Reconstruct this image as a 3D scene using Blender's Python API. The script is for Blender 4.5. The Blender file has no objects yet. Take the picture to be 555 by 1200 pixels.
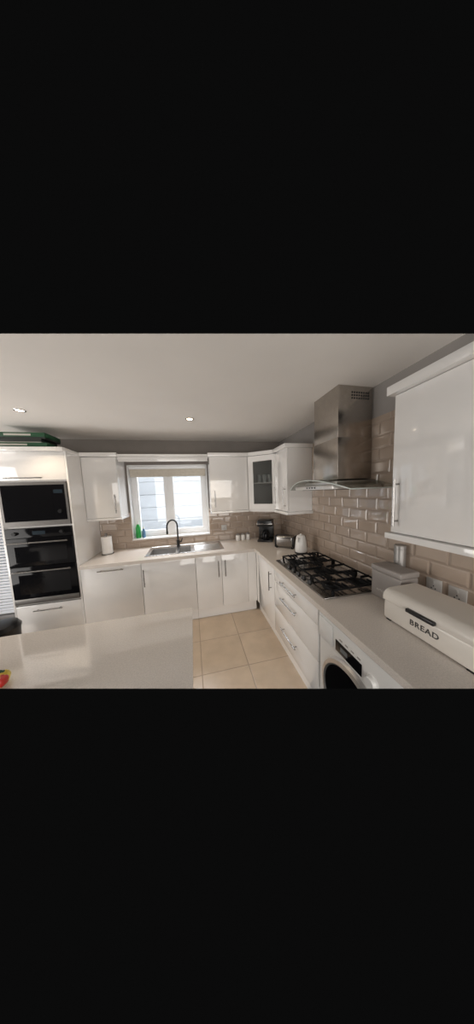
import bpy, bmesh, math, random
from mathutils import Vector, Matrix
random.seed(4)
S = bpy.context.scene
COL = S.collection
V = Vector
S.view_settings.view_transform = 'Standard'
S.view_settings.look = 'None'

# ------------------------------------------------------------------ camera
CAM = V((0, 0, 1.70))
right = V((.9756, -.2167, -.0394)).normalized()
fwd = V((.2120, .9722, -.0999)).normalized()
right = (right - fwd * right.dot(fwd)).normalized()
up = right.cross(fwd).normalized()
cd = bpy.data.cameras.new('camera'); cam = bpy.data.objects.new('camera', cd); COL.objects.link(cam)
m = Matrix.Identity(4)
for i in range(3):
    m[i][0] = right[i]; m[i][1] = up[i]; m[i][2] = -fwd[i]; m[i][3] = CAM[i]
cam.matrix_world = m
cd.sensor_fit = 'HORIZONTAL'; cd.sensor_width = 36; cd.lens = 240 / 555 * 36
cd.clip_start = .02
S.camera = cam

# the room is only modelled as far as the photograph shows it (near limits)
LIMITS = [(CAM.copy(), V((-.2429, -.9276, -.9082))), (CAM.copy(), V((-.1246, -.7575, 1.0814)))]

# ------------------------------------------------------------------ materials
def mat(name, col, rough=.4, metal=0., noise=0., nscale=8., bump=0., bscale=40., coat=0., spec=.5):
    m = bpy.data.materials.new(name); m.use_nodes = True
    nt = m.node_tree; b = nt.nodes['Principled BSDF']
    b.inputs['Base Color'].default_value = (*col, 1); b.inputs['Roughness'].default_value = rough
    b.inputs['Metallic'].default_value = metal; b.inputs['Coat Weight'].default_value = coat
    b.inputs['Coat Roughness'].default_value = .04
    b.inputs['Specular IOR Level'].default_value = spec
    tc = nt.nodes.new('ShaderNodeTexCoord')
    n = nt.nodes.new('ShaderNodeTexNoise'); n.inputs['Scale'].default_value = nscale; n.inputs['Detail'].default_value = 4
    nt.links.new(tc.outputs['Object'], n.inputs['Vector'])
    r = nt.nodes.new('ShaderNodeValToRGB')
    r.color_ramp.elements[0].position = .3; r.color_ramp.elements[1].position = .7
    r.color_ramp.elements[0].color = (*[c * (1 - noise) for c in col], 1)
    r.color_ramp.elements[1].color = (*[min(1, c * (1 + noise)) for c in col], 1)
    nt.links.new(n.outputs['Fac'], r.inputs['Fac']); nt.links.new(r.outputs['Color'], b.inputs['Base Color'])
    if bump:
        n2 = nt.nodes.new('ShaderNodeTexNoise'); n2.inputs['Scale'].default_value = bscale
        nt.links.new(tc.outputs['Object'], n2.inputs['Vector'])
        bp = nt.nodes.new('ShaderNodeBump'); bp.inputs['Strength'].default_value = bump; bp.inputs['Distance'].default_value = .002
        nt.links.new(n2.outputs['Fac'], bp.inputs['Height']); nt.links.new(bp.outputs['Normal'], b.inputs['Normal'])
    return m

def brick_mat(name, axes, c1, c2, grout, w, h, mortar, offset, rough, bevel, dist=.006, coat=0., mottle=.2):
    m = bpy.data.materials.new(name); m.use_nodes = True
    nt = m.node_tree; b = nt.nodes['Principled BSDF']; b.inputs['Roughness'].default_value = rough
    b.inputs['Coat Weight'].default_value = coat; b.inputs['Coat Roughness'].default_value = .04
    tc = nt.nodes.new('ShaderNodeTexCoord'); sp = nt.nodes.new('ShaderNodeSeparateXYZ'); cb = nt.nodes.new('ShaderNodeCombineXYZ')
    nt.links.new(tc.outputs['Object'], sp.inputs[0])
    nt.links.new(sp.outputs[axes[0]], cb.inputs[0]); nt.links.new(sp.outputs[axes[1]], cb.inputs[1])
    def bt(mo, sm):
        t = nt.nodes.new('ShaderNodeTexBrick'); t.offset = offset; t.squash = 1
        t.inputs['Scale'].default_value = 1; t.inputs['Brick Width'].default_value = w; t.inputs['Row Height'].default_value = h
        t.inputs['Mortar Size'].default_value = mo; t.inputs['Mortar Smooth'].default_value = sm
        nt.links.new(cb.outputs[0], t.inputs['Vector']); return t
    t = bt(mortar, .1)
    t.inputs['Color1'].default_value = (*c1, 1); t.inputs['Color2'].default_value = (*c2, 1); t.inputs['Mortar'].default_value = (*grout, 1)
    n = nt.nodes.new('ShaderNodeTexNoise'); n.inputs['Scale'].default_value = 6; n.inputs['Detail'].default_value = 5
    nt.links.new(tc.outputs['Object'], n.inputs['Vector'])
    mx = nt.nodes.new('ShaderNodeMix'); mx.data_type = 'RGBA'; mx.blend_type = 'MULTIPLY'; mx.inputs[0].default_value = mottle
    nt.links.new(t.outputs['Color'], mx.inputs[6]); nt.links.new(n.outputs['Fac'], mx.inputs[7])
    nt.links.new(mx.outputs[2], b.inputs['Base Color'])
    t2 = bt(bevel, 1.)
    bp = nt.nodes.new('ShaderNodeBump'); bp.invert = True; bp.inputs['Strength'].default_value = .85; bp.inputs['Distance'].default_value = dist
    nt.links.new(t2.outputs['Fac'], bp.inputs['Height']); nt.links.new(bp.outputs['Normal'], b.inputs['Normal'])
    nt.links.new(bp.outputs['Normal'], b.inputs['Coat Normal'])
    return m

def glass_mat(name, tint, gloss, rough=.02, frost=None, famt=0.):
    m = bpy.data.materials.new(name); m.use_nodes = True
    nt = m.node_tree; nt.nodes.clear()
    o = nt.nodes.new('ShaderNodeOutputMaterial'); mx = nt.nodes.new('ShaderNodeMixShader'); mx.inputs[0].default_value = gloss
    t = nt.nodes.new('ShaderNodeBsdfTransparent'); t.inputs[0].default_value = (*tint, 1)
    g = nt.nodes.new('ShaderNodeBsdfGlossy'); g.inputs['Roughness'].default_value = rough
    src = t.outputs[0]
    if frost:
        d = nt.nodes.new('ShaderNodeBsdfDiffuse'); d.inputs[0].default_value = (*frost, 1)
        m2 = nt.nodes.new('ShaderNodeMixShader'); m2.inputs[0].default_value = famt
        nt.links.new(src, m2.inputs[1]); nt.links.new(d.outputs[0], m2.inputs[2]); src = m2.outputs[0]
    nt.links.new(src, mx.inputs[1]); nt.links.new(g.outputs[0], mx.inputs[2]); nt.links.new(mx.outputs[0], o.inputs[0])
    return m

def emit_mat(name, col, s):
    m = mat(name, col, .3)
    b = m.node_tree.nodes['Principled BSDF']; b.inputs['Emission Color'].default_value = (*col, 1); b.inputs['Emission Strength'].default_value = s
    return m

GLOSS = mat('white_gloss_lacquer', (.86, .838, .815), .06, noise=.01, coat=1.)
CARC = mat('white_carcass_board', (.82, .80, .78), .4, noise=.02)
STEEL = mat('brushed_steel', (.62, .60, .58), .22, 1., noise=.08, nscale=60, bump=.04, bscale=200)
SINKB = mat('sink_bowl_steel', (.56, .545, .53), .28, .95, noise=.05, nscale=40)
HOBST = mat('hob_plate_steel', (.34, .325, .31), .24, 1., noise=.06, nscale=40)
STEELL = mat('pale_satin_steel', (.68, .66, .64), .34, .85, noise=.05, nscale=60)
STEELD = mat('appliance_trim_steel', (.20, .19, .18), .42, .8, noise=.05, nscale=60)
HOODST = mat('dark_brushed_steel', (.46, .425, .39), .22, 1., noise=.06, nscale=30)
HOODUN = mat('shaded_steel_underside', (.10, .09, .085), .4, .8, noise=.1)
CHROME = mat('satin_handle_metal', (.40, .39, .38), .25, 1., noise=.03)
BLACK = mat('black_plastic', (.012, .012, .013), .3, noise=.1)
BGLASS = mat('black_oven_glass', (.006, .006, .007), .08, noise=.05, spec=.2)
IRON = mat('cast_iron', (.007, .007, .008), .6, noise=.2, bump=.2, spec=.2)
TOP = mat('speckled_stone_worktop', (.68, .622, .57), .12, noise=.10, nscale=160, spec=.5)
TOPI = mat('polished_island_stone', (.76, .705, .655), .05, noise=.09, nscale=160, coat=1.)
PAINT = mat('taupe_wall_paint', (.24, .215, .195), .8, noise=.03, bump=.1)
PAINTR = mat('grey_wall_paint', (.30, .28, .265), .8, noise=.03, bump=.1)
CEIL = mat('white_ceiling_paint', (.88, .84, .795), .85, noise=.02, nscale=2, bump=.05)
UPVC = mat('white_window_plastic', (.92, .92, .92), .3, noise=.01)
FLOOR = brick_mat('beige_floor_tiles', (0, 1), (.67, .535, .405), (.63, .50, .375), (.42, .33, .255), .45, .45, .0035, 0., .3, .008, .002, 0., .35)
TILER = brick_mat('taupe_metro_tiles_right', (1, 2), (.51, .405, .325), (.48, .38, .305), (.42, .33, .265), .20, .10, .002, .5, .05, .016, .006, 1.)
TILEB = brick_mat('taupe_metro_tiles_back', (0, 2), (.51, .405, .325), (.48, .38, .305), (.42, .33, .265), .20, .10, .002, .5, .05, .016, .006, 1.)
PANE = glass_mat('clear_glass', (.97, .98, 1), .05)
HGLASS = glass_mat('canopy_glass', (.80, .82, .80), .22, .05)
CABGLASS = glass_mat('cabinet_glass', (.85, .86, .85), .12, .04, (.27, .265, .26), .14)
TUMBL = mat('pale_tumbler_glass', (.55, .57, .57), .1, noise=.02)
WHITEP = mat('white_plastic', (.8, .79, .77), .3, noise=.01)
SOCK = mat('socket_plastic', (.54, .52, .50), .3, noise=.01)
PALEG = mat('silver_grey_enamel', (.34, .325, .31), .35, .3, noise=.03)
EDGE = mat('polished_glass_edge', (.62, .68, .65), .1, noise=.02)
PAPER = mat('paper_towel', (.82, .8, .78), .9, noise=.03, bump=.3, bscale=90)
CREAM = mat('cream_enamel', (.75, .70, .635), .3, noise=.02, coat=.3)
GREYT = mat('warm_grey_enamel', (.33, .30, .28), .4, noise=.03)
DARKTX = mat('dark_lettering', (.04, .038, .035), .5)
LIGHTTX = mat('pale_lettering', (.7, .68, .65), .5)
GREEN = mat('green_card', (.012, .07, .03), .5, noise=.25)
GREENL = mat('green_liquid_bottle', (.03, .38, .08), .2, noise=.05)
BLUEL = mat('blue_liquid_bottle', (.10, .22, .38), .2, noise=.05)
CARD = mat('white_card', (.5, .48, .43), .6, noise=.05)
DCARD = mat('charcoal_card', (.02, .025, .022), .5, noise=.1)
FABRIC = mat('beige_blind_fabric', (.66, .60, .51), .9, noise=.05, nscale=30, bump=.3)
SLAT = mat('white_blind_slat', (.85, .85, .86), .5, noise=.01)
RENDERW = mat('pale_outside_boards', (.70, .74, .765), .8, noise=.05)
YEL = mat('yellow_film', (.75, .55, .03), .35, noise=.15, nscale=30)
RED = mat('red_film', (.6, .04, .03), .35, noise=.1)
LAMP = emit_mat('lamp_lens', (1, .82, .6), 7)

# ------------------------------------------------------------------ mesh helpers
def B(): return bmesh.new()
def merge(bm, tmp):
    me = bpy.data.meshes.new('tmp'); tmp.to_mesh(me); tmp.free(); bm.from_mesh(me); bpy.data.meshes.remove(me); return bm
def box(bm, x0, x1, y0, y1, z0, z1, bev=0., seg=2):
    t = B(); bmesh.ops.create_cube(t, size=1)
    for v in t.verts:
        v.co = V((x0 + (v.co.x + .5) * (x1 - x0), y0 + (v.co.y + .5) * (y1 - y0), z0 + (v.co.z + .5) * (z1 - z0)))
    if bev: bmesh.ops.bevel(t, geom=list(t.edges), offset=bev, segments=seg, affect='EDGES', profile=.5)
    return merge(bm, t)
def tube(bm, pts, r, seg=12, cap=True):
    pts = [V(p) for p in pts]; t = B(); rings = []
    prev = None
    for i, p in enumerate(pts):
        a = pts[max(0, i - 1)]; c = pts[min(len(pts) - 1, i + 1)]
        d = (c - a).normalized()
        if prev is None: n = d.orthogonal().normalized()
        else: n = (prev - d * prev.dot(d)).normalized()
        prev = n; b2 = d.cross(n)
        rr = r[i] if isinstance(r, (list, tuple)) else r
        rings.append([t.verts.new(p + (n * math.cos(k * 2 * math.pi / seg) + b2 * math.sin(k * 2 * math.pi / seg)) * rr) for k in range(seg)])
    for q in range(len(rings) - 1):
        for k in range(seg):
            t.faces.new((rings[q][k], rings[q][(k + 1) % seg], rings[q + 1][(k + 1) % seg], rings[q + 1][k]))
    if cap:
        t.faces.new(rings[0][::-1]); t.faces.new(rings[-1])
    return merge(bm, t)
def lathe(bm, prof, c=(0, 0, 0), seg=32, M=None):
    t = B(); rings = []
    for (r, z) in prof:
        if r < 1e-6: rings.append([t.verts.new((0, 0, z))])
        else: rings.append([t.verts.new((r * math.cos(k * 2 * math.pi / seg), r * math.sin(k * 2 * math.pi / seg), z)) for k in range(seg)])
    for a, b in zip(rings, rings[1:]):
        for k in range(seg):
            k2 = (k + 1) % seg
            vs = []
            for v in ((a[k % len(a)], a[k2 % len(a)], b[k2 % len(b)], b[k % len(b)])):
                if v not in vs: vs.append(v)
            if len(vs) >= 3: t.faces.new(vs)
    if M is not None: t.transform(M)
    t.transform(Matrix.Translation(V(c)))
    bmesh.ops.recalc_face_normals(t, faces=list(t.faces))
    return merge(bm, t)
def prism(bm, poly, ext, bev=0.):
    t = B(); ext = V(ext)
    a = [t.verts.new(V(p)) for p in poly]; b = [t.verts.new(V(p) + ext) for p in poly]
    t.faces.new(a[::-1]); t.faces.new(b)
    for i in range(len(a)):
        j = (i + 1) % len(a); t.faces.new((a[i], a[j], b[j], b[i]))
    bmesh.ops.recalc_face_normals(t, faces=list(t.faces))
    if bev: bmesh.ops.bevel(t, geom=list(t.edges), offset=bev, segments=2, affect='EDGES', profile=.5)
    return merge(bm, t)
def cells(bm, xs, ys, z0, z1, holes, plane='xy'):
    for i in range(len(xs) - 1):
        for j in range(len(ys) - 1):
            if (i, j) in holes: continue
            if plane == 'xy': box(bm, xs[i], xs[i + 1], ys[j], ys[j + 1], z0, z1)
            else: box(bm, xs[i], xs[i + 1], z0, z1, ys[j], ys[j + 1])
    return bm
def cut(bm):
    for co, no in LIMITS:
        r = bmesh.ops.bisect_plane(bm, geom=list(bm.verts) + list(bm.edges) + list(bm.faces), plane_co=co, plane_no=no, clear_outer=True)
        ed = [e for e in r['geom_cut'] if isinstance(e, bmesh.types.BMEdge)]
        if ed:
            try: bmesh.ops.edgenet_fill(bm, edges=ed)
            except Exception: pass
    return bm

ORG = {}
def org(o): return ORG.get(o.name, V((0, 0, 0))) if o else V((0, 0, 0))
def obj(name, bm, material, parent=None, world=True, limit=False, label=None):
    if limit: cut(bm)
    if world and parent: bm.transform(Matrix.Translation(-org(parent)))
    me = bpy.data.meshes.new(name); bm.to_mesh(me); bm.free()
    me.materials.append(material); me.shade_smooth(); me.set_sharp_from_angle(angle=math.radians(35))
    o = bpy.data.objects.new(name, me); COL.objects.link(o)
    if parent: o.parent = parent; ORG[o.name] = org(parent)
    if label: o['label'] = label
    return o
def struct(name, bm, material, parent=None, limit=False):
    o = obj(name, bm, material, parent, limit=limit)
    if not parent: o['kind'] = 'structure'
    return o
def tag(o, label, cat, group=None):
    o['label'] = label; o['category'] = cat
    if group: o['group'] = group
    return o
def thing(name, label, cat, loc=(0, 0, 0), rz=0., group=None):
    o = bpy.data.objects.new(name, None); COL.objects.link(o); o.empty_display_size = .05
    o.location = loc; o.rotation_euler = (0, 0, rz); ORG[o.name] = V(loc)
    return tag(o, label, cat, group)
def dup(o, parent=None):
    c = o.copy(); COL.objects.link(c)
    if parent: c.parent = parent
    for ch in o.children: dup(ch, c)
    return c
def text(name, body, size, material, parent, M, extrude=.001, bold=.0, space=1.15):
    cu = bpy.data.curves.new('txt', 'FONT'); cu.body = body; cu.size = size; cu.extrude = extrude; cu.offset = bold
    cu.align_x = 'CENTER'; cu.align_y = 'CENTER'; cu.space_character = space
    t = bpy.data.objects.new('txt', cu); COL.objects.link(t)
    dg = bpy.context.evaluated_depsgraph_get(); dg.update()
    me = bpy.data.meshes.new_from_object(t.evaluated_get(dg)); bpy.data.objects.remove(t)
    bm = B(); bm.from_mesh(me); bpy.data.meshes.remove(me); bm.transform(M)
    return obj(name, bm, material, parent)
def frame_matrix(o, ax, ay, az):
    M = Matrix.Identity(4)
    for i in range(3): M[i][0] = ax[i]; M[i][1] = ay[i]; M[i][2] = az[i]; M[i][3] = o[i]
    return M
def bar_handle(c, along, out, L, r=.0065, stand=.032):
    c, along, out = V(c), V(along).normalized(), V(out).normalized(); bm = B()
    tube(bm, [c + out * stand - along * L / 2, c + out * stand + along * L / 2], r)
    for s in (-1, 1):
        q = c + along * s * (L / 2 - .03); tube(bm, [q - out * .0, q + out * stand], r * .8)
    return bm
NX, NY, PX, PZ = V((-1, 0, 0)), V((0, -1, 0)), V((1, 0, 0)), V((0, 0, 1))

# ------------------------------------------------------------------ room shell
XW, YW, ZC = 1.50, 3.30, 2.50
bm = cut(box(B(), -3.4, XW, .2, YW, -.05, 0)); box(bm, -3.4, -1.36, .2, 1.36, -.05, 0); box(bm, 1.38, XW, .2, .62, -.05, 0)
struct('floor', bm, FLOOR)
struct('ceiling', box(B(), -3.4, XW + .1, .5, YW + .1, ZC, ZC + .06), CEIL, limit=True)
WX0, WX1, WZ0, WZ1 = -.895, .257, 1.036, 2.14
struct('wall_back', cells(B(), [-3.4, -2.95, -2.08, WX0, WX1, XW], [0, .08, WZ0, 1.6, WZ1, ZC], YW, YW + .25, {(3, 2), (3, 3), (1, 1), (1, 2)}, 'xz'), PAINT)
struct('wall_right', box(B(), XW, XW + .12, .3, YW + .25, 0, ZC), PAINTR, limit=True)
struct('trim_1', box(B(), XW - .008, XW, .3, YW - .008, .912, 2.25), TILER, limit=True)
bm = cells(B(), [-1.318, WX0, WX1, XW - .008], [.912, WZ0, 1.45], YW - .008, YW, {(1, 1)}, 'xz')
struct('trim_2', bm, TILEB)
# window over the sink
w1 = struct('window_1', cells(B(), [WX0 + .012, WX0 + .055, -.37, -.32, WX1 - .055, WX1 - .012], [WZ0 + .012, WZ0 + .06, WZ1 - .06, WZ1 - .012], 3.43, 3.49, {(1, 1), (3, 1)}, 'xz'), UPVC)
for a, b in ((WX0 + .055, -.37), (-.32, WX1 - .055)):
    s = obj('sash', cells(B(), [a, a + .045, b - .045, b], [WZ0 + .06, WZ0 + .105, WZ1 - .105, WZ1 - .06], 3.415, 3.475, {(1, 1)}, 'xz'), UPVC, w1)
    obj('pane', box(B(), a + .045, b - .045, 3.448, 3.454, WZ0 + .105, WZ1 - .105), PANE, s)
    hb = B(); box(hb, b - .03 if a < -.5 else a + .01, b - .01 if a < -.5 else a + .03, 3.395, 3.415, 1.45, 1.57, .005); obj('handle', hb, UPVC, s)
bm = B()
box(bm, WX0, WX0 + .012, YW - .002, 3.49, WZ0, WZ1); box(bm, WX1 - .012, WX1, YW - .002, 3.49, WZ0, WZ1); box(bm, WX0, WX1, YW - .002, 3.49, WZ1 - .012, WZ1)
obj('reveal_lining', bm, UPVC, w1)
obj('window_sill', box(B(), WX0, WX1, YW - .03, 3.49, WZ0 - .006, WZ0 + .014, .004), UPVC, w1)
# garden door glazing at the far left
w2 = struct('window_2', cells(B(), [-2.94, -2.88, -2.15, -2.09], [.09, .15, 1.53, 1.59], 3.43, 3.49, {(1, 1)}, 'xz'), UPVC)
obj('pane', box(B(), -2.88, -2.15, 3.455, 3.461, .15, 1.53), PANE, w2)
bm = B()
for k in range(34):
    z = .14 + k * .042
    prism(bm, [(-2.93, 3.335, z), (-2.93, 3.37, z + .02), (-2.93, 3.371, z + .0215), (-2.93, 3.334, z + .0015)], (.83, 0, 0))
vb = thing('venetian_blind', 'white slatted blind over bright garden window left of oven tower', 'blind', (-2.5, 3.35, .12))
obj('slats', bm, SLAT, vb); obj('head_rail', box(B(), -2.94, -2.09, 3.32, 3.38, 1.565, 1.595, .004), SLAT, vb)
# boarded wall outside
bm = B()
for k in range(14): prism(bm, [(-6, 5.2, k * .3 - .4), (-6, 5.2, k * .3 - .1), (-6, 5.185, k * .3 - .1), (-6, 5.18, k * .3 - .396)], (10, 0, 0))
struct('wall_outside', bm, RENDERW)

# downlights
def downlight(x, y, label):
    t = thing('downlight', label, 'ceiling light', (x, y, ZC), group=None)
    obj('trim_ring', lathe(B(), [(.029, -.001), (.04, -.006), (.045, 0), (.029, 0)], (x, y, ZC)), CHROME, t)
    obj('lens', lathe(B(), [(0, -.003), (.029, -.003), (.029, 0), (0, 0)], (x, y, ZC)), LAMP, t)
    l = bpy.data.lights.new('downlight_lamp', 'SPOT'); l.energy = 22; l.color = (1, .82, .6); l.spot_size = math.radians(110); l.spot_blend = .7; l.shadow_soft_size = .03
    lo = bpy.data.objects.new('downlight_lamp', l); COL.objects.link(lo); lo.parent = t; lo.location = (0, 0, -.02)
downlight(-1.456, 2.29, 'recessed ceiling spotlight above the oven tower')
downlight(.03, 2.356, 'recessed ceiling spotlight in middle of ceiling before the window')

# ------------------------------------------------------------------ cabinets
WT = .912; WU = .872
def carcass(x0, x1, y0, y1, z0, z1, top=False, limit=False):
    bm = B(); t = .018
    box(bm, x0, x0 + t, y0, y1, z0, z1); box(bm, x1 - t, x1, y0, y1, z0, z1)
    return bm, t
def base_back(name, label, x0, x1, doors, hands, post=None):
    t = thing(name, label, 'cabinet', ((x0 + x1) / 2, 2.97, 0))
    bm, k = carcass(x0, x1, 2.672, 3.285, .15, WU)
    box(bm, x0 + k, x1 - k, 2.672, 3.285, .15, .168); box(bm, x0 + k, x1 - k, 3.27, 3.285, .168, WU)
    obj('body', bm, CARC, t)
    for (a, b), h in zip(doors, hands):
        d = obj('door', box(B(), a + .002, b - .002, 2.65, 2.671, .155, .866, .002), GLOSS, t)
        obj('handle', bar_handle((h[0], 2.65, h[1]), h[2], NY, h[3]), CHROME, d, label='steel bar handle')
    obj('plinth', box(B(), x0, x1, 2.70, 2.716, 0, .15), GLOSS, t)
    if post: obj('corner_post', box(B(), post[0], post[1], 2.65, 2.671, .155, .866), GLOSS, t)
base_back('base_cabinet', 'white base cabinet with one horizontal bar handle beside oven tower', -1.318, -.66, [(-1.318, -.66)], [(-.99, .826, PX, .28)])
base_back('base_cabinet', 'white sink base cabinet with vertical handle on left door edge', -.658, -.002, [(-.658, -.002)], [(-.63, .68, PZ, .22)])
base_back('base_cabinet', 'white double-door base cabinet right of the sink under the window', 0, .822, [(0, .34), (.34, .70)], [(.295, .69, PZ, .22), (.385, .69, PZ, .22)], (.70, .822))

t = thing('base_cabinet', 'white single-door base cabinet in the corner beside the drawers', 'cabinet', (1.15, 2.33, 0))
bm = B(); box(bm, .847, 1.49, 2.02, 2.038, .15, WU); box(bm, .847, 1.49, 2.63, 2.648, .15, WU); box(bm, .847, 1.49, 2.038, 2.63, .15, .168); box(bm, 1.475, 1.49, 2.038, 2.63, .168, WU)
obj('body', bm, CARC, t, limit=True)
d = obj('door', box(B(), .825, .846, 2.022, 2.56, .155, .866, .002), GLOSS, t, limit=True)
obj('handle', bar_handle((.825, 2.10, .68), PZ, NX, .22), CHROME, d, label='steel bar handle')
obj('corner_post', box(B(), .825, .846, 2.563, 2.648, .155, .866), GLOSS, t)
obj('plinth', box(B(), .87, .886, 2.02, 2.698, 0, .15), GLOSS, t, limit=True)

t = thing('drawer_cabinet', 'white three-drawer base unit below the gas hob', 'cabinet', (1.15, 1.61, 0))
bm = B(); box(bm, .847, 1.49, 1.222, 1.24, .15, WU); box(bm, .847, 1.49, 2.0, 2.018, .15, WU); box(bm, .847, 1.49, 1.24, 2.0, .15, .168); box(bm, 1.475, 1.49, 1.24, 2.0, .168, WU)
obj('body', bm, CARC, t, limit=True)
for z0, z1, zh in ((.722, .866, .795), (.437, .719, .63), (.155, .434, .315)):
    d = obj('drawer', box(B(), .825, .846, 1.224, 2.016, z0, z1, .002), GLOSS, t, limit=True)
    obj('handle', bar_handle((.825, 1.66, zh), (0, 1, 0), NX, .30), CHROME, d, limit=True, label='steel bar handle')
obj('plinth', box(B(), .87, .886, 1.222, 2.018, 0, .15), GLOSS, t, limit=True)

# tall oven tower
TX0, TX1 = -1.995, -1.32
t = thing('oven_tower', 'tall white oven housing cabinet at left end of the worktop', 'cabinet', (-1.66, 2.97, 0))
bm = B(); box(bm, TX0, TX0 + .018, 2.65, 3.285, 0, 2.21); box(bm, TX1 - .018, TX1, 2.65, 3.285, 0, 2.21)
for z in (.13, .515, 1.39, 1.888, 2.19): box(bm, TX0 + .018, TX1 - .018, 2.672, 3.285, z, z + .018)
box(bm, TX0 + .018, TX1 - .018, 3.27, 3.285, .15, 2.19)
obj('body', bm, GLOSS, t)
d = obj('flap_door', box(B(), TX0 + .02, TX1 - .02, 2.65, 2.671, 1.905, 2.208, .002), GLOSS, t)
obj('handle', bar_handle((-1.72, 2.65, 1.93), PX, NY, .34), CHROME, d, label='steel bar handle')
d = obj('drawer', box(B(), TX0 + .02, TX1 - .02, 2.65, 2.671, .155, .51, .002), GLOSS, t)
obj('handle', bar_handle((-1.66, 2.65, .455), PX, NY, .28), CHROME, d, label='steel bar handle')
obj('cornice', box(B(), TX0 - .01, TX1, 2.60, 3.285, 2.21, 2.25, .004), GLOSS, t)
obj('plinth', box(B(), TX0 + .018, TX1 - .018, 2.70, 2.716, 0, .13), GLOSS, t)
a0, a1 = TX0 + .025, TX1 - .025
t = thing('microwave', 'built-in steel microwave with black glass door above the oven', 'microwave', (-1.66, 2.9, 1.408))
obj('body', box(B(), a0 + .02, a1 - .02, 2.665, 3.1, 1.409, 1.87), BLACK, t)
obj('frame', cells(B(), [a0, a0 + .022, a1 - .022, a1], [1.411, 1.465, 1.855, 1.885], 2.64, 2.664, {(1, 1)}, 'xz'), STEELD, t)
d = obj('door', box(B(), a0 + .022, a1 - .145, 2.642, 2.664, 1.465, 1.855), BGLASS, t)
obj('window', box(B(), a0 + .085, a1 - .20, 2.6412, 2.6418, 1.53, 1.79), BGLASS, d)
cp = obj('control_panel', box(B(), a1 - .144, a1 - .022, 2.642, 2.664, 1.465, 1.855), BGLASS, t)
obj('display', box(B(), a1 - .13, a1 - .045, 2.641, 2.642, 1.76, 1.80), mat('dim_display', (.02, .03, .04), .2), cp)
obj('knob', lathe(B(), [(0, .014), (.02, .014), (.022, 0), (0, 0)], (a1 - .086, 2.642, 1.56), 24, Matrix.Rotation(math.pi / 2, 4, 'X')), BLACK, cp)
t = thing('double_oven', 'black built-in double oven with two steel bar handles', 'oven', (-1.66, 2.9, .534))
obj('body', box(B(), a0 + .02, a1 - .02, 2.665, 3.2, .534, 1.38), BLACK, t)
cp = obj('control_panel', box(B(), a0, a1, 2.640, 2.664, 1.285, 1.386, .003), BGLASS, t)
obj('display', box(B(), -1.72, -1.60, 2.638, 2.640, 1.315, 1.355), mat('oven_display', (.02, .03, .04), .2), cp)
for x in (-1.88, -1.44): obj('knob', lathe(B(), [(0, .02), (.018, .02), (.02, 0), (0, 0)], (x, 2.640, 1.335), 24, Matrix.Rotation(math.pi / 2, 4, 'X')), BLACK, cp)
for z0, z1 in ((.965, 1.28), (.60, .96)):
    d = obj('door', box(B(), a0, a1, 2.638, 2.664, z0, z1, .003), BGLASS, t)
    obj('window', box(B(), a0 + .07, a1 - .07, 2.6365, 2.6375, z0 + .05, z1 - .09), BGLASS, d)
    obj('handle', bar_handle((-1.66, 2.638, z1 - .045), PX, NY, .56, .008, .035), STEELD, d, label='steel bar handle')
obj('bottom_trim', box(B(), a0, a1, 2.636, 2.664, .536, .598, .002), STEELD, t)

# boxes on the tower
for (x0, x1, y0, y1, z0, z1, mt, lb) in ((-1.98, -1.50, 2.68, 3.0, 2.25, 2.31, GREEN, 'flat green box at bottom of stack on oven tower'),
        (-1.97, -1.56, 2.70, 2.98, 2.31, 2.355, DCARD, 'flat black box with pale edge in middle of stack on oven tower'),
        (-1.95, -1.52, 2.70, 2.98, 2.355, 2.42, GREEN, 'flat green box topmost of stack on oven tower')):
    t = thing('game_box', lb, 'box', ((x0 + x1) / 2, (y0 + y1) / 2, z0))
    h = z0 + (z1 - z0) * .28
    obj('base', box(B(), x0 + .004, x1 - .004, y0 + .004, y1 - .004, z0, h), CARD if mt is DCARD else DCARD, t)
    l = obj('lid', box(B(), x0, x1, y0, y1, h, z1, .002), mt, t)
    if mt is GREEN: obj('pale_band', box(B(), x0 + .06, x0 + .30, y0 - .001, y0 + .001, h + .012, z1 - .014), CARD, l)

# wall cabinets
def wall_back(label, x0, x1, hx, ovl, ovr):
    t = thing('wall_cabinet', label, 'cabinet', ((x0 + x1) / 2, 3.12, 1.39))
    obj('body', box(B(), x0, x1, 2.972, 3.29, 1.42, 2.20), GLOSS, t)
    d = obj('door', box(B(), x0 + .002, x1 - .002, 2.95, 2.971, 1.425, 2.198, .002), GLOSS, t)
    obj('handle', bar_handle((hx, 2.95, 1.60), PZ, NY, .24), CHROME, d, label='steel bar handle')
    obj('cornice', box(B(), x0 - ovl, x1 + ovr, 2.915, 3.29, 2.201, 2.25, .004), GLOSS, t)
    obj('pelmet', box(B(), x0, x1 + ovr * .5, 2.945, 3.29, 1.39, 1.419, .003), GLOSS, t)
wall_back('white wall cabinet left of the window beside oven tower', -1.318, -.92, -.965, 0, .02)
wall_back('white wall cabinet right of the window beside glass corner cabinet', .27, .826, .325, .02, 0)
# window pelmet
t = thing('window_pelmet', 'white moulded pelmet board bridging the cabinets above the window', 'pelmet', (-.32, 3.1, 2.14))
bm = B(); box(bm, -.898, .248, 2.955, 2.975, 2.14, 2.23, .002); box(bm, -.898, .248, 2.938, 2.955, 2.165, 2.185, .004); box(bm, -.898, .248, 2.925, 2.955, 2.205, 2.232, .004)
obj('fascia', bm, GLOSS, t); obj('top_board', box(B(), -.898, .248, 2.975, 3.295, 2.21, 2.23), GLOSS, t)
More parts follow.
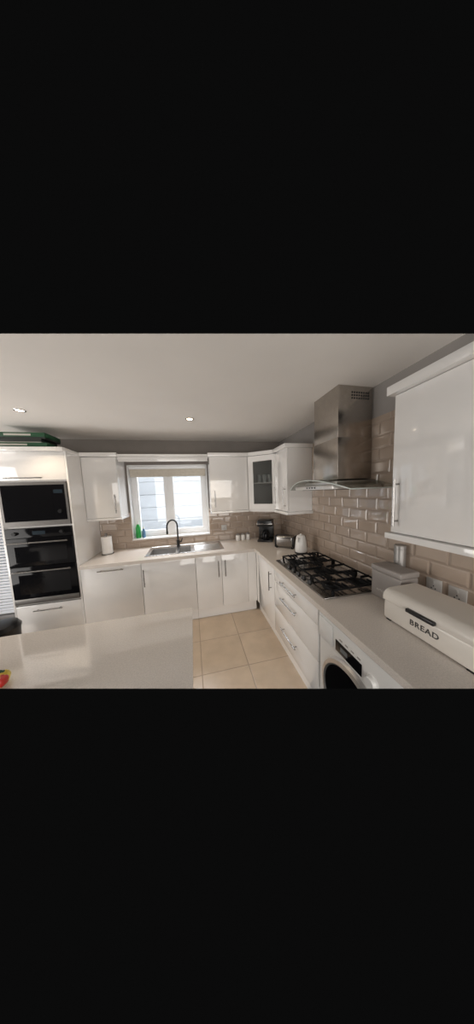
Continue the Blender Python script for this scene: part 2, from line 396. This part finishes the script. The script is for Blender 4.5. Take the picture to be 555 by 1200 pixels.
# blind
bm = B()
for k in range(4): box(bm, WX0 + .02, WX1 - .02, 3.335 + .003 * k, 3.375 - .003 * k, 2.05 - k * .027, 2.085 - k * .027, .008)
t = thing('roman_blind', 'cream fabric blind folded up at top of the window', 'blind', (-.32, 3.355, 1.96))
obj('folds', bm, FABRIC, t); obj('head_rail', box(B(), WX0 + .015, WX1 - .015, 3.33, 3.38, 2.085, 2.126, .003), UPVC, t)
# diagonal corner cabinet
t = thing('corner_wall_cabinet', 'white diagonal corner wall cabinet with grey glass door', 'cabinet', (1.2, 3.0, 1.39))
poly = [(.829, 3.29), (.829, 2.985), (1.185, 2.703), (1.49, 2.703), (1.49, 3.29)]
bm = B()
for z in (1.42, 1.80, 2.182): prism(bm, [(x, y, z) for x, y in poly], (0, 0, .018))
box(bm, .829, .845, 2.99, 3.29, 1.438, 2.182); box(bm, 1.19, 1.49, 2.703, 2.72, 1.438, 2.182); box(bm, .845, 1.49, 3.275, 3.29, 1.438, 2.182); box(bm, 1.475, 1.49, 2.72, 3.275, 1.438, 2.182)
obj('body', bm, CARC, t)
pd = V((.352, -.279, 0)).normalized(); pin = V((.279, .352, 0)).normalized()
DM = frame_matrix(V((.832, 2.958, 0)), pd, pin, PZ); L = .445
bm = cells(B(), [0, .08, L - .08, L], [1.425, 1.505, 2.118, 2.198], 0, .02, {(1, 1)}, 'xz'); bm.transform(DM)
d = obj('door', bm, GLOSS, t)
bm = box(B(), .08, L - .08, .008, .013, 1.505, 2.118); bm.transform(DM); obj('pane', bm, CABGLASS, d)
bm = bar_handle((L - .04, 0, 1.62), PZ, NY, .24); bm.transform(DM); obj('handle', bm, CHROME, d, label='steel bar handle')
cp_ = [(.829, 3.29), (.829, 2.92), (1.117, 2.703), (1.49, 2.703), (1.49, 3.29)]
obj('cornice', prism(B(), [(x, y, 2.201) for x, y in cp_], (0, 0, .049)), GLOSS, t)
obj('pelmet', prism(B(), [(x, y, 1.39) for x, y in poly], (0, 0, .029)), GLOSS, t)
# tumblers behind the glass, on the middle shelf
tum = None
for i, q in enumerate((.15, .23, .31)):
    p = V((.832, 2.958, 1.8185)) + pd * q + pin * .09
    if tum is None:
        tum = tag(obj('tumbler', lathe(B(), [(0, 0), (.028, 0), (.034, .11), (.031, .11), (.026, .008), (0, .008)], (0, 0, 0), 24), TUMBL), 'pale glass tumbler on the shelf behind the corner cabinet glass', 'glass', 'tumblers in the glass corner cabinet')
        tum.location = p
    else:
        c2 = dup(tum); c2.location = p
def wall_right(label, y0, y1, hy, ov0, limit):
    t = thing('wall_cabinet', label, 'cabinet', (1.32, (y0 + y1) / 2, 1.39))
    obj('body', box(B(), 1.172, 1.49, y0, y1, 1.42, 2.20), GLOSS, t, limit=limit)
    d = obj('door', box(B(), 1.15, 1.171, y0 + .002, y1 - .002, 1.425, 2.198, .002), GLOSS, t, limit=limit)
    obj('handle', bar_handle((1.15, hy, 1.60), PZ, NX, .27), CHROME, d, label='steel bar handle')
    obj('cornice', box(B(), 1.112, 1.49, y0 - ov0, y1 + (.02 if limit else 0), 2.201, 2.25, .004), GLOSS, t, limit=limit)
    obj('pelmet', box(B(), 1.13, 1.49, y0 - ov0, y1 + (.02 if limit else 0), 1.385, 1.419, .003), GLOSS, t, limit=limit)
wall_right('narrow white wall cabinet between glass corner cabinet and cooker hood', 2.335, 2.70, 2.385, .02, False)
wall_right('large white gloss wall cabinet above the cream bread bin', .38, .985, .945, 0, True)
tag(obj('baking_tray', box(B(), .36, .80, 3.0, 3.25, 2.25, 2.268, .004), BLACK), 'dark flat tray lying on top of wall cabinet right of window', 'tray')

# ------------------------------------------------------------------ worktop, sink, tap
SX0, SX1, SY0, SY1 = -.63, .40, 2.73, 3.19
bm = cells(B(), [-1.318, -.60, -.03, XW - .009], [2.62, 2.77, 3.11, YW - .009], WU, WT, {(1, 1)})
box(bm, .80, XW - .009, .3, 2.62, WU, WT)
tag(obj('worktop', bm, TOP, limit=True), 'pale speckled L-shaped stone worktop along back and right walls', 'worktop')
t = thing('kitchen_sink', 'stainless steel sink with one and a half bowls and ribbed drainer', 'sink', (-.12, 2.96, WT))
xs = [SX0, -.585, -.255, -.215, -.05, SX1]; ys = [SY0, 2.785, 3.095, SY1]
bm = cells(B(), xs, ys, WT, WT + .006, {(1, 1), (3, 1)})
loop = [(SX0 + .006, SY0 + .006), (SX1 - .006, SY0 + .006), (SX1 - .006, SY1 - .006), (SX0 + .006, SY1 - .006)]
for (p, q) in zip(loop, loop[1:] + loop[:1]): tube(bm, [(p[0], p[1], WT + .005), (q[0], q[1], WT + .005)], .0055, 8)
obj('rim', bm, STEEL, t)
def bowl(x0, x1, y0, y1, d):
    bm = B(); i = .012; k = .0015
    for (a, b, c, e) in ((x0, x0 + k, y0, y1), (x1 - k, x1, y0, y1), (x0, x1, y0, y0 + k), (x0, x1, y1 - k, y1)): box(bm, a, b, c, e, WT - d, WT + .005)
    box(bm, x0, x1, y0, y1, WT - d, WT - d + k)
    return bm
b1 = obj('bowl', bowl(-.585, -.255, 2.785, 3.095, .15), SINKB, t)
obj('drain', lathe(B(), [(0, .004), (.03, .004), (.04, 0), (0, 0)], (-.42, 2.94, WT - .148)), CHROME, b1)
b2 = obj('bowl', bowl(-.215, -.05, 2.785, 3.095, .11), SINKB, t)
obj('drain', lathe(B(), [(0, .004), (.03, .004), (.04, 0), (0, 0)], (-.132, 2.94, WT - .108)), CHROME, b2)
bm = B()
for k in range(9): tube(bm, [(0.0, 2.80 + k * .035, WT + .006), (.36, 2.80 + k * .035, WT + .006)], .005, 8)
obj('drainer', bm, SINKB, t)
t = thing('kitchen_tap', 'tall black gooseneck mixer tap behind the sink', 'tap', (-.235, 3.14, WT + .0062))
fx, fy, fz = -.235, 3.15, WT + .0062
bm = lathe(B(), [(0, 0), (.028, 0), (.028, .008), (.022, .012), (.022, .09), (.014, .10), (0, .10)], (fx, fy, fz)); obj('base', bm, BLACK, t)
pts = [(fx, fy, fz + .09), (fx, fy, fz + .31)]
for k in range(1, 13):
    a = math.pi * k / 12; r = .085
    q = r - r * math.cos(a); pts.append((fx - q * .8, fy - q * .6, fz + .31 + r * math.sin(a) * 1.1))
pts.append((pts[-1][0], pts[-1][1], fz + .25))
obj('spout', tube(B(), pts, .012, 14), BLACK, t)
obj('nozzle', tube(B(), [pts[-1], (pts[-1][0], pts[-1][1], fz + .21)], .015, 14), BLACK, t)
obj('lever', tube(B(), [(fx + .018, fy, fz + .06), (fx + .045, fy - .005, fz + .065), (fx + .065, fy - .01, fz + .12)], [.011, .009, .006], 12), BLACK, t)

# ------------------------------------------------------------------ hob
HX0, HX1, HY0, HY1 = .872, 1.40, 1.215, 2.075
t = thing('gas_hob', 'wide stainless gas hob with five burners and black iron grates', 'hob', (1.136, 1.645, WT))
obj('plate', box(B(), HX0, HX1, HY0, HY1, WT, WT + .012, .004), HOBST, t)
hz = WT + .012
for x, y, r in ((1.03, 1.36, .045), (1.28, 1.36, .036), (1.155, 1.645, .06), (1.03, 1.93, .036), (1.28, 1.93, .045)):
    b = obj('burner', lathe(B(), [(0, 0), (r + .022, 0), (r + .018, .008), (r, .012), (r, .018), (0, .018)], (x, y, hz)), IRON, t)
    obj('burner_cap', lathe(B(), [(0, .028), (r * .7, .028), (r * .92, .025), (r * .95, .0185), (0, .0185)], (x, y, hz)), IRON, b)
for y0, y1 in ((1.228, 1.498), (1.502, 1.788), (1.792, 2.062)):
    bm = B(); x0, x1 = .945, 1.39; z = hz + .032; w = .0058; hh = .013
    for (a, b, c, d) in ((x0, x1, y0, y0 + 2 * w), (x0, x1, y1 - 2 * w, y1), (x0, x0 + 2 * w, y0, y1), (x1 - 2 * w, x1, y0, y1)): box(bm, a, b, c, d, z, z + hh, .003)
    for x in (x0, x1 - .016):
        for y in (y0, y1 - .016): box(bm, x, x + .016, y, y + .016, hz, z + .002, .002)
    ym = (y0 + y1) / 2; xm = (x0 + x1) / 2
    cs = [xm] if y0 == 1.502 else [1.05, 1.28]
    for c in cs:
        for s in (-1, 1):
            e = y1 if s > 0 else y0
            for off in (-.035, 0, .035):
                box(bm, c + off - w * .8, c + off + w * .8, min(e, ym + s * (.028 if off == 0 else .055)), max(e, ym + s * (.028 if off == 0 else .055)), z, z + hh + .005, .002)
        lo = x0 if c == cs[0] else xm; hi = x1 if c == cs[-1] else xm
        box(bm, lo, c - .028, ym - w, ym + w, z, z + hh + .005, .003); box(bm, c + .028, hi, ym - w, ym + w, z, z + hh + .005, .003)
    if len(cs) == 2: box(bm, xm - w, xm + w, y0, y1, z, z + hh, .003)
    obj('grate', bm, IRON, t)
for k in range(5): obj('knob', lathe(B(), [(0, .026), (.015, .026), (.019, .004), (.024, 0), (0, 0)], (.908, 1.465 + k * .09, hz), 20), BLACK, t)

# ------------------------------------------------------------------ cooker hood
t = thing('cooker_hood', 'steel chimney cooker hood with curved glass canopy over the hob', 'hood', (1.35, 1.645, 1.68))
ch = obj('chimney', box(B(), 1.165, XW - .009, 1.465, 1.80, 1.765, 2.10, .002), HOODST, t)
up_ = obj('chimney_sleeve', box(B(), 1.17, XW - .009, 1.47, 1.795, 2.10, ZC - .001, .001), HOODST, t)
for i in range(3):
    for j in range(8): obj('vent_slot', box(B(), 1.29 + j * .022, 1.302 + j * .022, 1.4685, 1.471, 2.40 + i * .022, 2.412 + i * .022), BLACK, up_)
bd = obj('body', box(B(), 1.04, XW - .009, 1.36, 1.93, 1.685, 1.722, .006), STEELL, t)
prism_pts = [(1.12, 1.42, 1.722), (1.12, 1.87, 1.722), (XW - .009, 1.87, 1.722), (XW - .009, 1.42, 1.722)]
obj('collar', prism(B(), prism_pts, (0, 0, .03), .004), STEELL, t)
for k in range(4): obj('button', box(B(), 1.0385, 1.041, 1.58 + k * .04, 1.60 + k * .04, 1.697, 1.711), BLACK, bd)
bm = B(); n = 28; rows = []; edge_pts = []
for i in range(n + 1):
    s = -1 + 2 * i / n; y = 1.645 + s * .435; z = 1.766 - .082 * s * s
    xf = .985 + .08 * s * s
    edge_pts.append((xf - .002, y, z + .003))
    rows.append([bm.verts.new((xf + (XW - .012 - xf) * j / 6, y, z + (0 if tt == 0 else .006))) for tt in (0, 1) for j in range(7)])
for i in range(n):
    for j in range(6):
        a, b = rows[i], rows[i + 1]
        bm.faces.new((a[j], a[j + 1], b[j + 1], b[j])); bm.faces.new((a[7 + j], b[7 + j], b[8 + j], a[8 + j]))
    bm.faces.new((rows[i][0], rows[i + 1][0], rows[i + 1][7], rows[i][7])); bm.faces.new((rows[i][6], rows[i][13], rows[i + 1][13], rows[i + 1][6]))
for rw in (rows[0], rows[-1]):
    for j in range(6): bm.faces.new((rw[j], rw[7 + j], rw[8 + j], rw[j + 1]))
bmesh.ops.recalc_face_normals(bm, faces=list(bm.faces))
gc = obj('glass_canopy', bm, HGLASS, t)
edge_pts = [(XW - .02, 1.209, edge_pts[0][2])] + edge_pts
obj('glass_edge', tube(B(), edge_pts, .0045, 8), EDGE, gc)
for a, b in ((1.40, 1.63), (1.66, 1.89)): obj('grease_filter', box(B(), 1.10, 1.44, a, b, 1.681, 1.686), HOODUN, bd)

# ------------------------------------------------------------------ washing machine
t = thing('washing_machine', 'white front-loading washing machine under the right worktop', 'washing machine', (1.13, .905, 0))
bm = cut(box(B(), .83, 1.42, .605, 1.207, .01, .855, .004)); box(bm, 1.385, 1.42, .605, .62, 0, .8)
obj('body', bm, WHITEP, t)
fa = obj('control_panel', box(B(), .818, .830, .608, 1.204, .68, .852, .004), WHITEP, t, limit=True)
obj('detergent_drawer', box(B(), .811, .8185, 1.055, 1.195, .695, .835, .006), WHITEP, fa, limit=True)
ds = obj('display', box(B(), .814, .8185, .83, 1.03, .70, .77, .003), BGLASS, fa, limit=True)
obj('display_readout', box(B(), .8132, .8142, .93, .985, .723, .75), mat('readout_grey', (.16, .18, .19), .3), ds, limit=True)
MX = Matrix.Rotation(-math.pi / 2, 4, 'Y')
obj('dial', lathe(B(), [(0, .025), (.026, .025), (.03, .005), (.036, 0), (0, 0)], (.818, .765, .735), 28, MX), WHITEP, fa, limit=True)
dc = (.83, .915, .428)
dr = obj('door', lathe(B(), [(.205, .0), (.205, .022), (.215, .028), (.238, .022), (.248, 0)], dc, 48, MX), STEELL, t, limit=True)
obj('door_glass', lathe(B(), [(0, .010), (.12, .013), (.19, .02), (.206, .021), (.206, 0), (0, 0)], dc, 48, MX), BGLASS, dr, limit=True)
for k in range(4): obj('button', box(B(), .8165, .8185, .84 + k * .045, .862 + k * .045, .785, .792), GREYT, fa, limit=True)

# ------------------------------------------------------------------ island
t = thing('kitchen_island', 'pale stone-topped island in the foreground at left', 'island', (-1.3, .9, 0))
bm = cut(box(B(), -1.3, -.04, .2, 1.39, WU, WT)); box(bm, -2.6, -1.3, .2, 1.39, WU, WT)
obj('worktop', bm, TOPI, t)
bm = cut(box(B(), -1.36, -.09, .2, 1.34, 0, WU)); box(bm, -2.5, -1.36, .2, 1.34, 0, WU)
obj('base', bm, GLOSS, t)
t = thing('snack_packet', 'yellow packet with red and green patches lying on island at left edge', 'packet', (-.88, 1.01, WT))
def pillow(M, sx, sy, sz):
    b = B(); bmesh.ops.create_uvsphere(b, u_segments=24, v_segments=12, radius=1)
    for v in b.verts:
        x, y, z = v.co
        v.co = V((math.copysign(abs(x) ** .55, x) * sx, math.copysign(abs(y) ** .55, y) * sy, z * sz * (1 + .12 * math.sin(x * 9 + y * 5))))
    b.transform(M); return b
obj('bag', pillow(frame_matrix(V((-.875, 1.0, WT + .026)), V((.9, .43, 0)).normalized(), V((-.43, .9, 0)).normalized(), PZ), .06, .04, .024), YEL, t, limit=True)
obj('red_patch', pillow(frame_matrix(V((-.835, .995, WT + .028)), PX, V((0, 1, 0)), PZ), .022, .022, .02), RED, t, limit=True)
obj('green_patch', pillow(frame_matrix(V((-.862, 1.025, WT + .036)), PX, V((0, 1, 0)), PZ), .02, .016, .016), GREEN, t, limit=True)

# black bin
t = thing('waste_bin', 'black lidded bin on the floor in front of oven tower', 'bin', (-1.93, 2.38, 0))
obj('body', lathe(B(), [(0, 0), (.12, 0), (.145, .42), (0, .42)], (-1.93, 2.38, 0)), BLACK, t)
obj('lid', lathe(B(), [(.15, .42), (.152, .44), (.13, .475), (.07, .492), (0, .496)], (-1.93, 2.38, 0)), BLACK, t)

# ------------------------------------------------------------------ things on the worktop
t = thing('paper_towel_holder', 'white paper towel roll on a stand beside oven tower', 'paper towel', (-1.17, 3.08, WT))
c = (-1.17, 3.08, WT)
obj('stand', lathe(B(), [(0, 0), (.075, 0), (.075, .008), (.012, .012), (.008, .26), (.016, .265), (.018, .285), (0, .295)], c), CHROME, t)
obj('roll', lathe(B(), [(.02, .014), (.062, .014), (.064, .02), (.064, .238), (.062, .244), (.02, .244), (.02, .014)], c), PAPER, t)
def bottle(x, y, z, h, r, mt, capm, label):
    t = thing('detergent_bottle', label, 'bottle', (x, y, z))
    obj('bottle_body', lathe(B(), [(0, 0), (r, 0), (r * 1.05, .01), (r, h * .45), (r * .95, h * .6), (r * .5, h * .78), (r * .4, h * .82), (0, h * .82)], (x, y, z), 24), mt, t)
    obj('cap', lathe(B(), [(0, h), (r * .3, h), (r * .5, h * .9), (r * .55, h * .822), (0, h * .822)], (x, y, z), 20), capm, t)
bottle(-.825, 3.345, WZ0 + .014, .26, .034, GREENL, WHITEP, 'green washing-up liquid bottle on left of window sill')
bottle(-.75, 3.35, WZ0 + .014, .17, .024, BLUEL, WHITEP, 'small blue bottle beside the green bottle on sill')
def socket(o, ax, az, label, w, switches):
    t = thing('wall_socket', label, 'socket', o)
    M = frame_matrix(V(o), ax, PZ, az)
    bm = box(B(), -w / 2, w / 2, -.043, .043, .0005, .009, .003); bm.transform(M); obj('plate', bm, SOCK, t)
    for s in switches:
        bm = box(B(), s - .006, s + .006, .012, .03, .009, .013, .002); bm.transform(M); obj('switch', bm, SOCK, t)
        for q in ((-.011, -.02), (.011, -.02), (0, -.004)):
            bm = box(B(), s + q[0] - .003, s + q[0] + .003, q[1] - .004, q[1] + .004, .009, .0095)
            bm.transform(M); obj('pin_hole', bm, BLACK, t)
socket((.49, YW - .008, 1.12), PX, NY, 'pale wall socket on back tiles right of the window', .086, [0])
socket((XW - .008, .965, 1.05), V((0, -1, 0)), NX, 'pale wall socket on right tiles nearer the grey canister', .086, [0])
socket((XW - .008, .845, 1.045), V((0, -1, 0)), NX, 'pale wall socket on right tiles behind the bread bin right half', .086, [0])
for i, (x, y, lb) in enumerate(((.69, 3.17, 'small white lidded jar, left of three by back tiles'), (.775, 3.18, 'small white lidded jar, middle of three by back tiles'), (.86, 3.19, 'small white lidded jar nearest the coffee machine'))):
    if i == 0:
        j0 = thing('storage_jar', lb, 'jar', (x, y, WT), group='white jars on back worktop')
        obj('jar_body', lathe(B(), [(0, 0), (.031, 0), (.035, .008), (.035, .085), (.032, .09), (0, .09)], (x, y, WT)), WHITEP, j0)
        obj('lid', lathe(B(), [(.0, .0905), (.034, .0905), (.034, .10), (.01, .104), (.012, .114), (0, .116)], (x, y, WT)), PALEG, j0)
    else:
        j = dup(j0); j.location = (x, y, WT); j['label'] = lb
# coffee machine
t = thing('coffee_machine', 'black filter coffee machine in the far worktop corner', 'coffee machine', (1.11, 3.02, WT), -.5)
obj('base', box(B(), -.115, .115, -.13, .12, 0, .03, .008), BLACK, t, world=False)
obj('tower', box(B(), -.115, .115, .03, .12, .03, .33, .01), BLACK, t, world=False)
obj('brew_head', box(B(), -.115, .115, -.12, .03, .235, .335, .015), BLACK, t, world=False)
obj('carafe', lathe(B(), [(0, .031), (.062, .031), (.07, .07), (.066, .12), (.045, .16), (.047, .17), (0, .17)], (0, -.05, 0)), BGLASS, t, world=False)
obj('trim_band', box(B(), -.117, .117, -.122, -.05, .27, .285, .002), CHROME, t, world=False)
# toaster
t = thing('toaster', 'steel two-slot toaster with black ends beside white kettle', 'toaster', (1.22, 2.55, WT), -.75)
obj('body', box(B(), -.12, .12, -.075, .075, .015, .17, .028, 4), HOBST, t, world=False)
for a, b in ((-.135, -.115), (.115, .135)): obj('end_cap', box(B(), a, b, -.073, .073, .008, .165, .009, 3), BLACK, t, world=False)
for a, b in ((-.04, -.013), (.013, .04)): obj('slot', box(B(), -.09, .09, a, b, .1695, .1715), BLACK, t, world=False)
for a in (-.105, .105):
    for b in (-.052, .052): obj('foot', box(B(), a - .012, a + .012, b - .012, b + .012, 0, .016), BLACK, t, world=False)
obj('lever', box(B(), -.155, -.134, -.018, .018, .11, .125, .004), BLACK, t, world=False)
# kettle
t = thing('kettle', 'white jug kettle beside the hob', 'kettle', (1.28, 2.25, WT), .6)
obj('base', lathe(B(), [(0, 0), (.074, 0), (.074, .018), (0, .02)]), BLACK, t, world=False)
obj('jug', lathe(B(), [(0, .021), (.070, .021), (.073, .04), (.064, .14), (.054, .20), (.05, .205), (0, .205)]), WHITEP, t, world=False)
l = obj('lid', lathe(B(), [(.049, .206), (.045, .22), (.028, .228), (.011, .23), (.011, .241), (0, .243)]), WHITEP, t, world=False)
obj('spout', prism(B(), [(-.05, -.02, .205), (-.05, .02, .205), (-.084, 0, .208)], (.012, 0, -.06)), WHITEP, t, world=False)
obj('handle', tube(B(), [(.05, 0, .195), (.092, 0, .20), (.115, 0, .17), (.115, 0, .10), (.097, 0, .06), (.068, 0, .055)], .010, 12), BLACK, t, world=False)
# grey canister with tall container behind
t = thing('square_canister', 'warm grey square lidded canister between hob and bread bin', 'canister', (1.325, 1.10, WT))
obj('tin', box(B(), 1.25, 1.395, .99, 1.205, WT, WT + .19, .010, 3), GREYT, t)
obj('lid', box(B(), 1.246, 1.399, .986, 1.209, WT + .191, WT + .23, .010, 3), GREYT, t)
tb = frame_matrix(V((1.2494, 1.11, WT + .06)), V((0, -1, 0)), PZ, NX)
text('lettering', 'KITCHEN', .02, LIGHTTX, t, tb, .0006)
t = thing('tall_canister', 'tall grey cylindrical container standing behind the grey square canister', 'canister', (1.452, 1.165, WT))
obj('canister_body', lathe(B(), [(0, 0), (.033, 0), (.035, .006), (.035, .325), (.033, .33), (0, .33)], (1.452, 1.165, WT)), PALEG, t)
obj('lid', lathe(B(), [(0, .3305), (.036, .3305), (.036, .352), (.033, .357), (0, .357)], (1.452, 1.165, WT)), PALEG, t)
# bread bin
t = thing('bread_bin', 'cream enamel bread bin marked BREAD on the right worktop', 'bread bin', (1.2, .75, WT))
y0, y1 = .53, .955
obj('body', prism(B(), [(1.085, y0, WT + .006), (1.085, y0, WT + .118), (1.345, y0, WT + .118), (1.345, y0, WT + .006)], (0, y1 - y0, 0), .012), CREAM, t)
lp = [(1.082, y0 - .003, WT + .119), (1.082, y0 - .003, WT + .134)]
for k in range(1, 11):
    a = k / 10 * math.pi / 2; lp.append((1.134 - .052 * math.cos(a), y0 - .003, WT + .134 + .046 * math.sin(a)))
for k in range(0, 7):
    a = k / 6 * math.pi / 2; lp.append((1.318 + .03 * math.sin(a), y0 - .003, WT + .15 + .03 * math.cos(a)))
lp += [(1.348, y0 - .003, WT + .119)]
lid = obj('lid', prism(B(), lp, (0, y1 - y0 + .006, 0)), CREAM, t)
bm = box(B(), 1.064, 1.086, .685, .815, WT + .121, WT + .140, .004); obj('handle', bm, BLACK, lid, label='dark handle')
for x in (1.10, 1.33):
    for y in (y0 + .03, y1 - .03): obj('foot', box(B(), x - .012, x + .012, y - .012, y + .012, WT, WT + .007), BLACK, t)
text('lettering', 'BREAD', .040, DARKTX, t, frame_matrix(V((1.0845, .738, WT + .068)), V((0, -1, 0)), PZ, NX), .0008, .0006, 1.12)

# ------------------------------------------------------------------ light
def area(name, loc, aim, sx, sy, e, col):
    l = bpy.data.lights.new(name, 'AREA'); l.shape = 'RECTANGLE'; l.size = sx; l.size_y = sy; l.energy = e; l.color = col
    o = bpy.data.objects.new(name, l); COL.objects.link(o); o.location = loc
    o.rotation_euler = (V(aim) - V(loc)).to_track_quat('-Z', 'Y').to_euler(); return o
area('rear_fill', (.1, -1.8, 1.5), (-.1, 3, 1.45), 3.0, 1.8, 63, (1, .955, .90))  # added fill lamp behind the camera, stands for no visible source
area('left_fill', (-3.3, 1.75, 1.3), (0, 1.55, 1.7), 1.7, 1.9, 50, (1, .96, .92))  # added fill at the open left side, brightens ceiling and right-hand fronts
area('sky_through_window', (-.3, 4.2, 2.75), (-.1, 2.2, .6), 1.8, 1.0, 115, (.94, .97, 1))
area('sky_on_outside_wall', (-1.0, 3.9, 4.2), (-1.0, 5.2, 1.2), 7, .8, 215, (.95, .975, 1))
w = bpy.data.worlds.new('world'); S.world = w; w.use_nodes = True
w.node_tree.nodes['Background'].inputs[0].default_value = (.0033, .0033, .0033, 1); w.node_tree.nodes['Background'].inputs[1].default_value = 1
